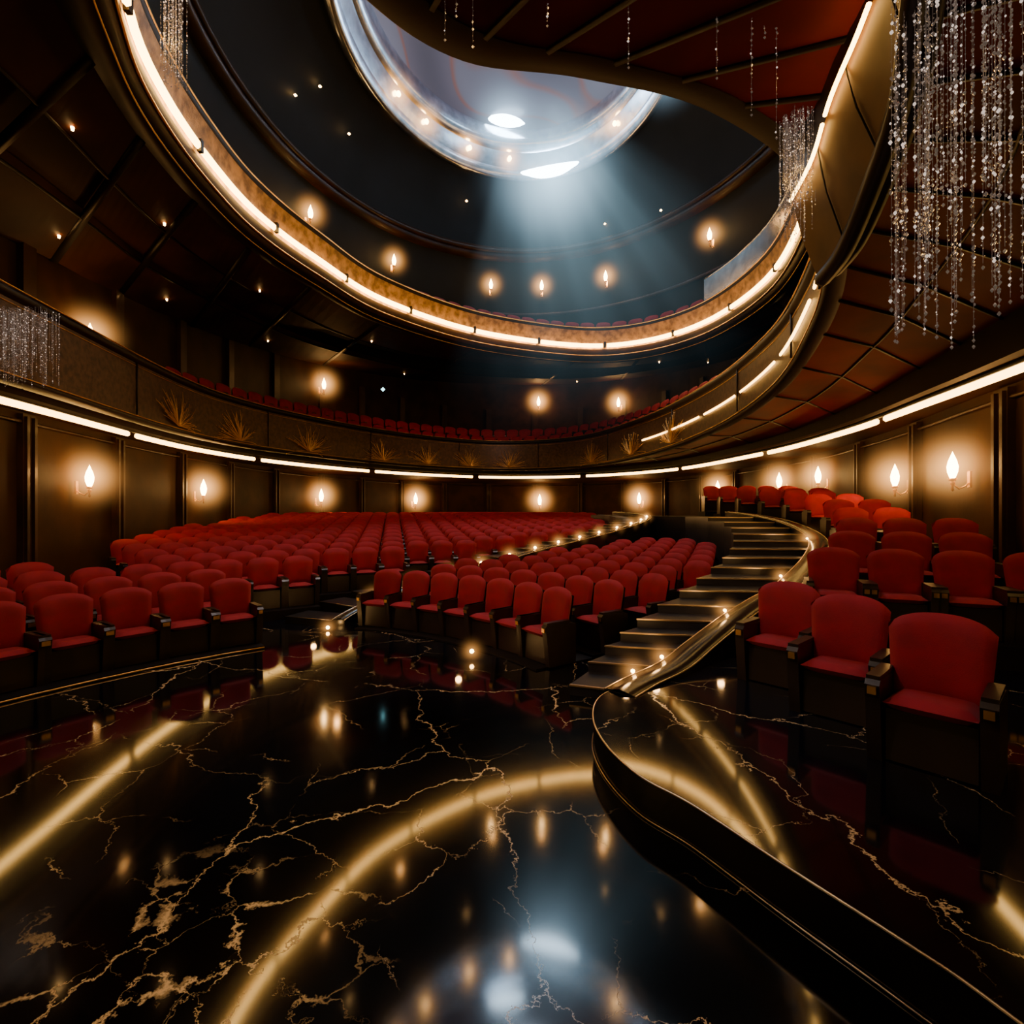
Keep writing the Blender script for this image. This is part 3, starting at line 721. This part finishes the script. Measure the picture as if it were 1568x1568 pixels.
strands(mb,pts,9.0,7.75,.008,.03,.3); mb.build('crystal_ring_garland',CM)
mb=MB(); mb.lathe([(0,-.1),(.1,0),(0,.1)],8,(-6.0,23.8,7.6),0)
mb.build('exit_indicator',[M_teal])

# ------------------------------------------------------------------ lights
def spot(name,loc,tgt,e,col,size=60,blend=.8,soft=.3):
    l=bpy.data.lights.new(name,'SPOT'); l.energy=e; l.color=col; l.spot_size=math.radians(size); l.spot_blend=blend; l.shadow_soft_size=soft
    o=bpy.data.objects.new(name,l); S.collection.objects.link(o); o.location=loc
    o.rotation_euler=(Vector(tgt)-Vector(loc)).to_track_quat('-Z','Y').to_euler()
spot('skylight_beam',(.5,17,16.9),(1.5,13,0),2000,(.65,.82,1),70,.9,1.2)
spot('skylight_glow',(2.0,16,14.5),(3.5,24,11.5),300,(.40,.72,1),100,1,.8)
spot('fill_seats_left',(-1.5,9,8.4),(-6,8.5,.5),620,(1,.80,.76),85,1,.3)  # added fill without a visible fitting, brightens the left seats
spot('fill_seats_centre',(0,12,9.5),(-1,17,.5),520,(1,.70,.62),100,1,.4)  # added fill for the rear seats, no fitting modelled
spot('fill_seats_right',(-.3,3.4,4.6),(3.0,4.2,.6),200,(1,.88,.86),70,1,.12)  # added key light on the platform seats, no visible source
spot('fill_seats_block',(-3.2,3.5,6.5),(.5,7.8,.5),600,(1,.82,.78),50,1,.2)  # added fill for the middle seat block, hangs free
spot('fill_seats_gallery',(-1,6,8.5),(7,11,1.6),280,(1,.78,.72),45,1,.3)  # added fill for the right seat block, source unseen
spot('fill_balcony',(1,11,7.6),(-3,25,5.6),800,(1,.62,.5),46,1,.3)  # lamp added to brighten the red balcony seats
spot('fill_floor_veins',(-2.6,4.2,7.6),(-1.1,2.3,0),420,(1,.74,.46),42,1,.3)  # lamp added to bring out the gold veins in the near floor
spot('fill_soffit',(1.6,2.6,2.0),(1.0,3.4,4.8),9,(1,.6,.5),140,1,.3)  # added fill in mid-air, lifts the red soffit panels

w=bpy.data.worlds.new('w'); S.world=w; w.use_nodes=True; w.node_tree.nodes['Background'].inputs[0].default_value=(.004,.003,.003,1)
cam=bpy.data.cameras.new('camera'); cam.lens=18; cam.sensor_width=36; cam.clip_start=.02; co=bpy.data.objects.new('camera',cam); S.collection.objects.link(co)
co.location=(0,0,1.9); co.rotation_euler=(math.radians(90),0,0); S.camera=co
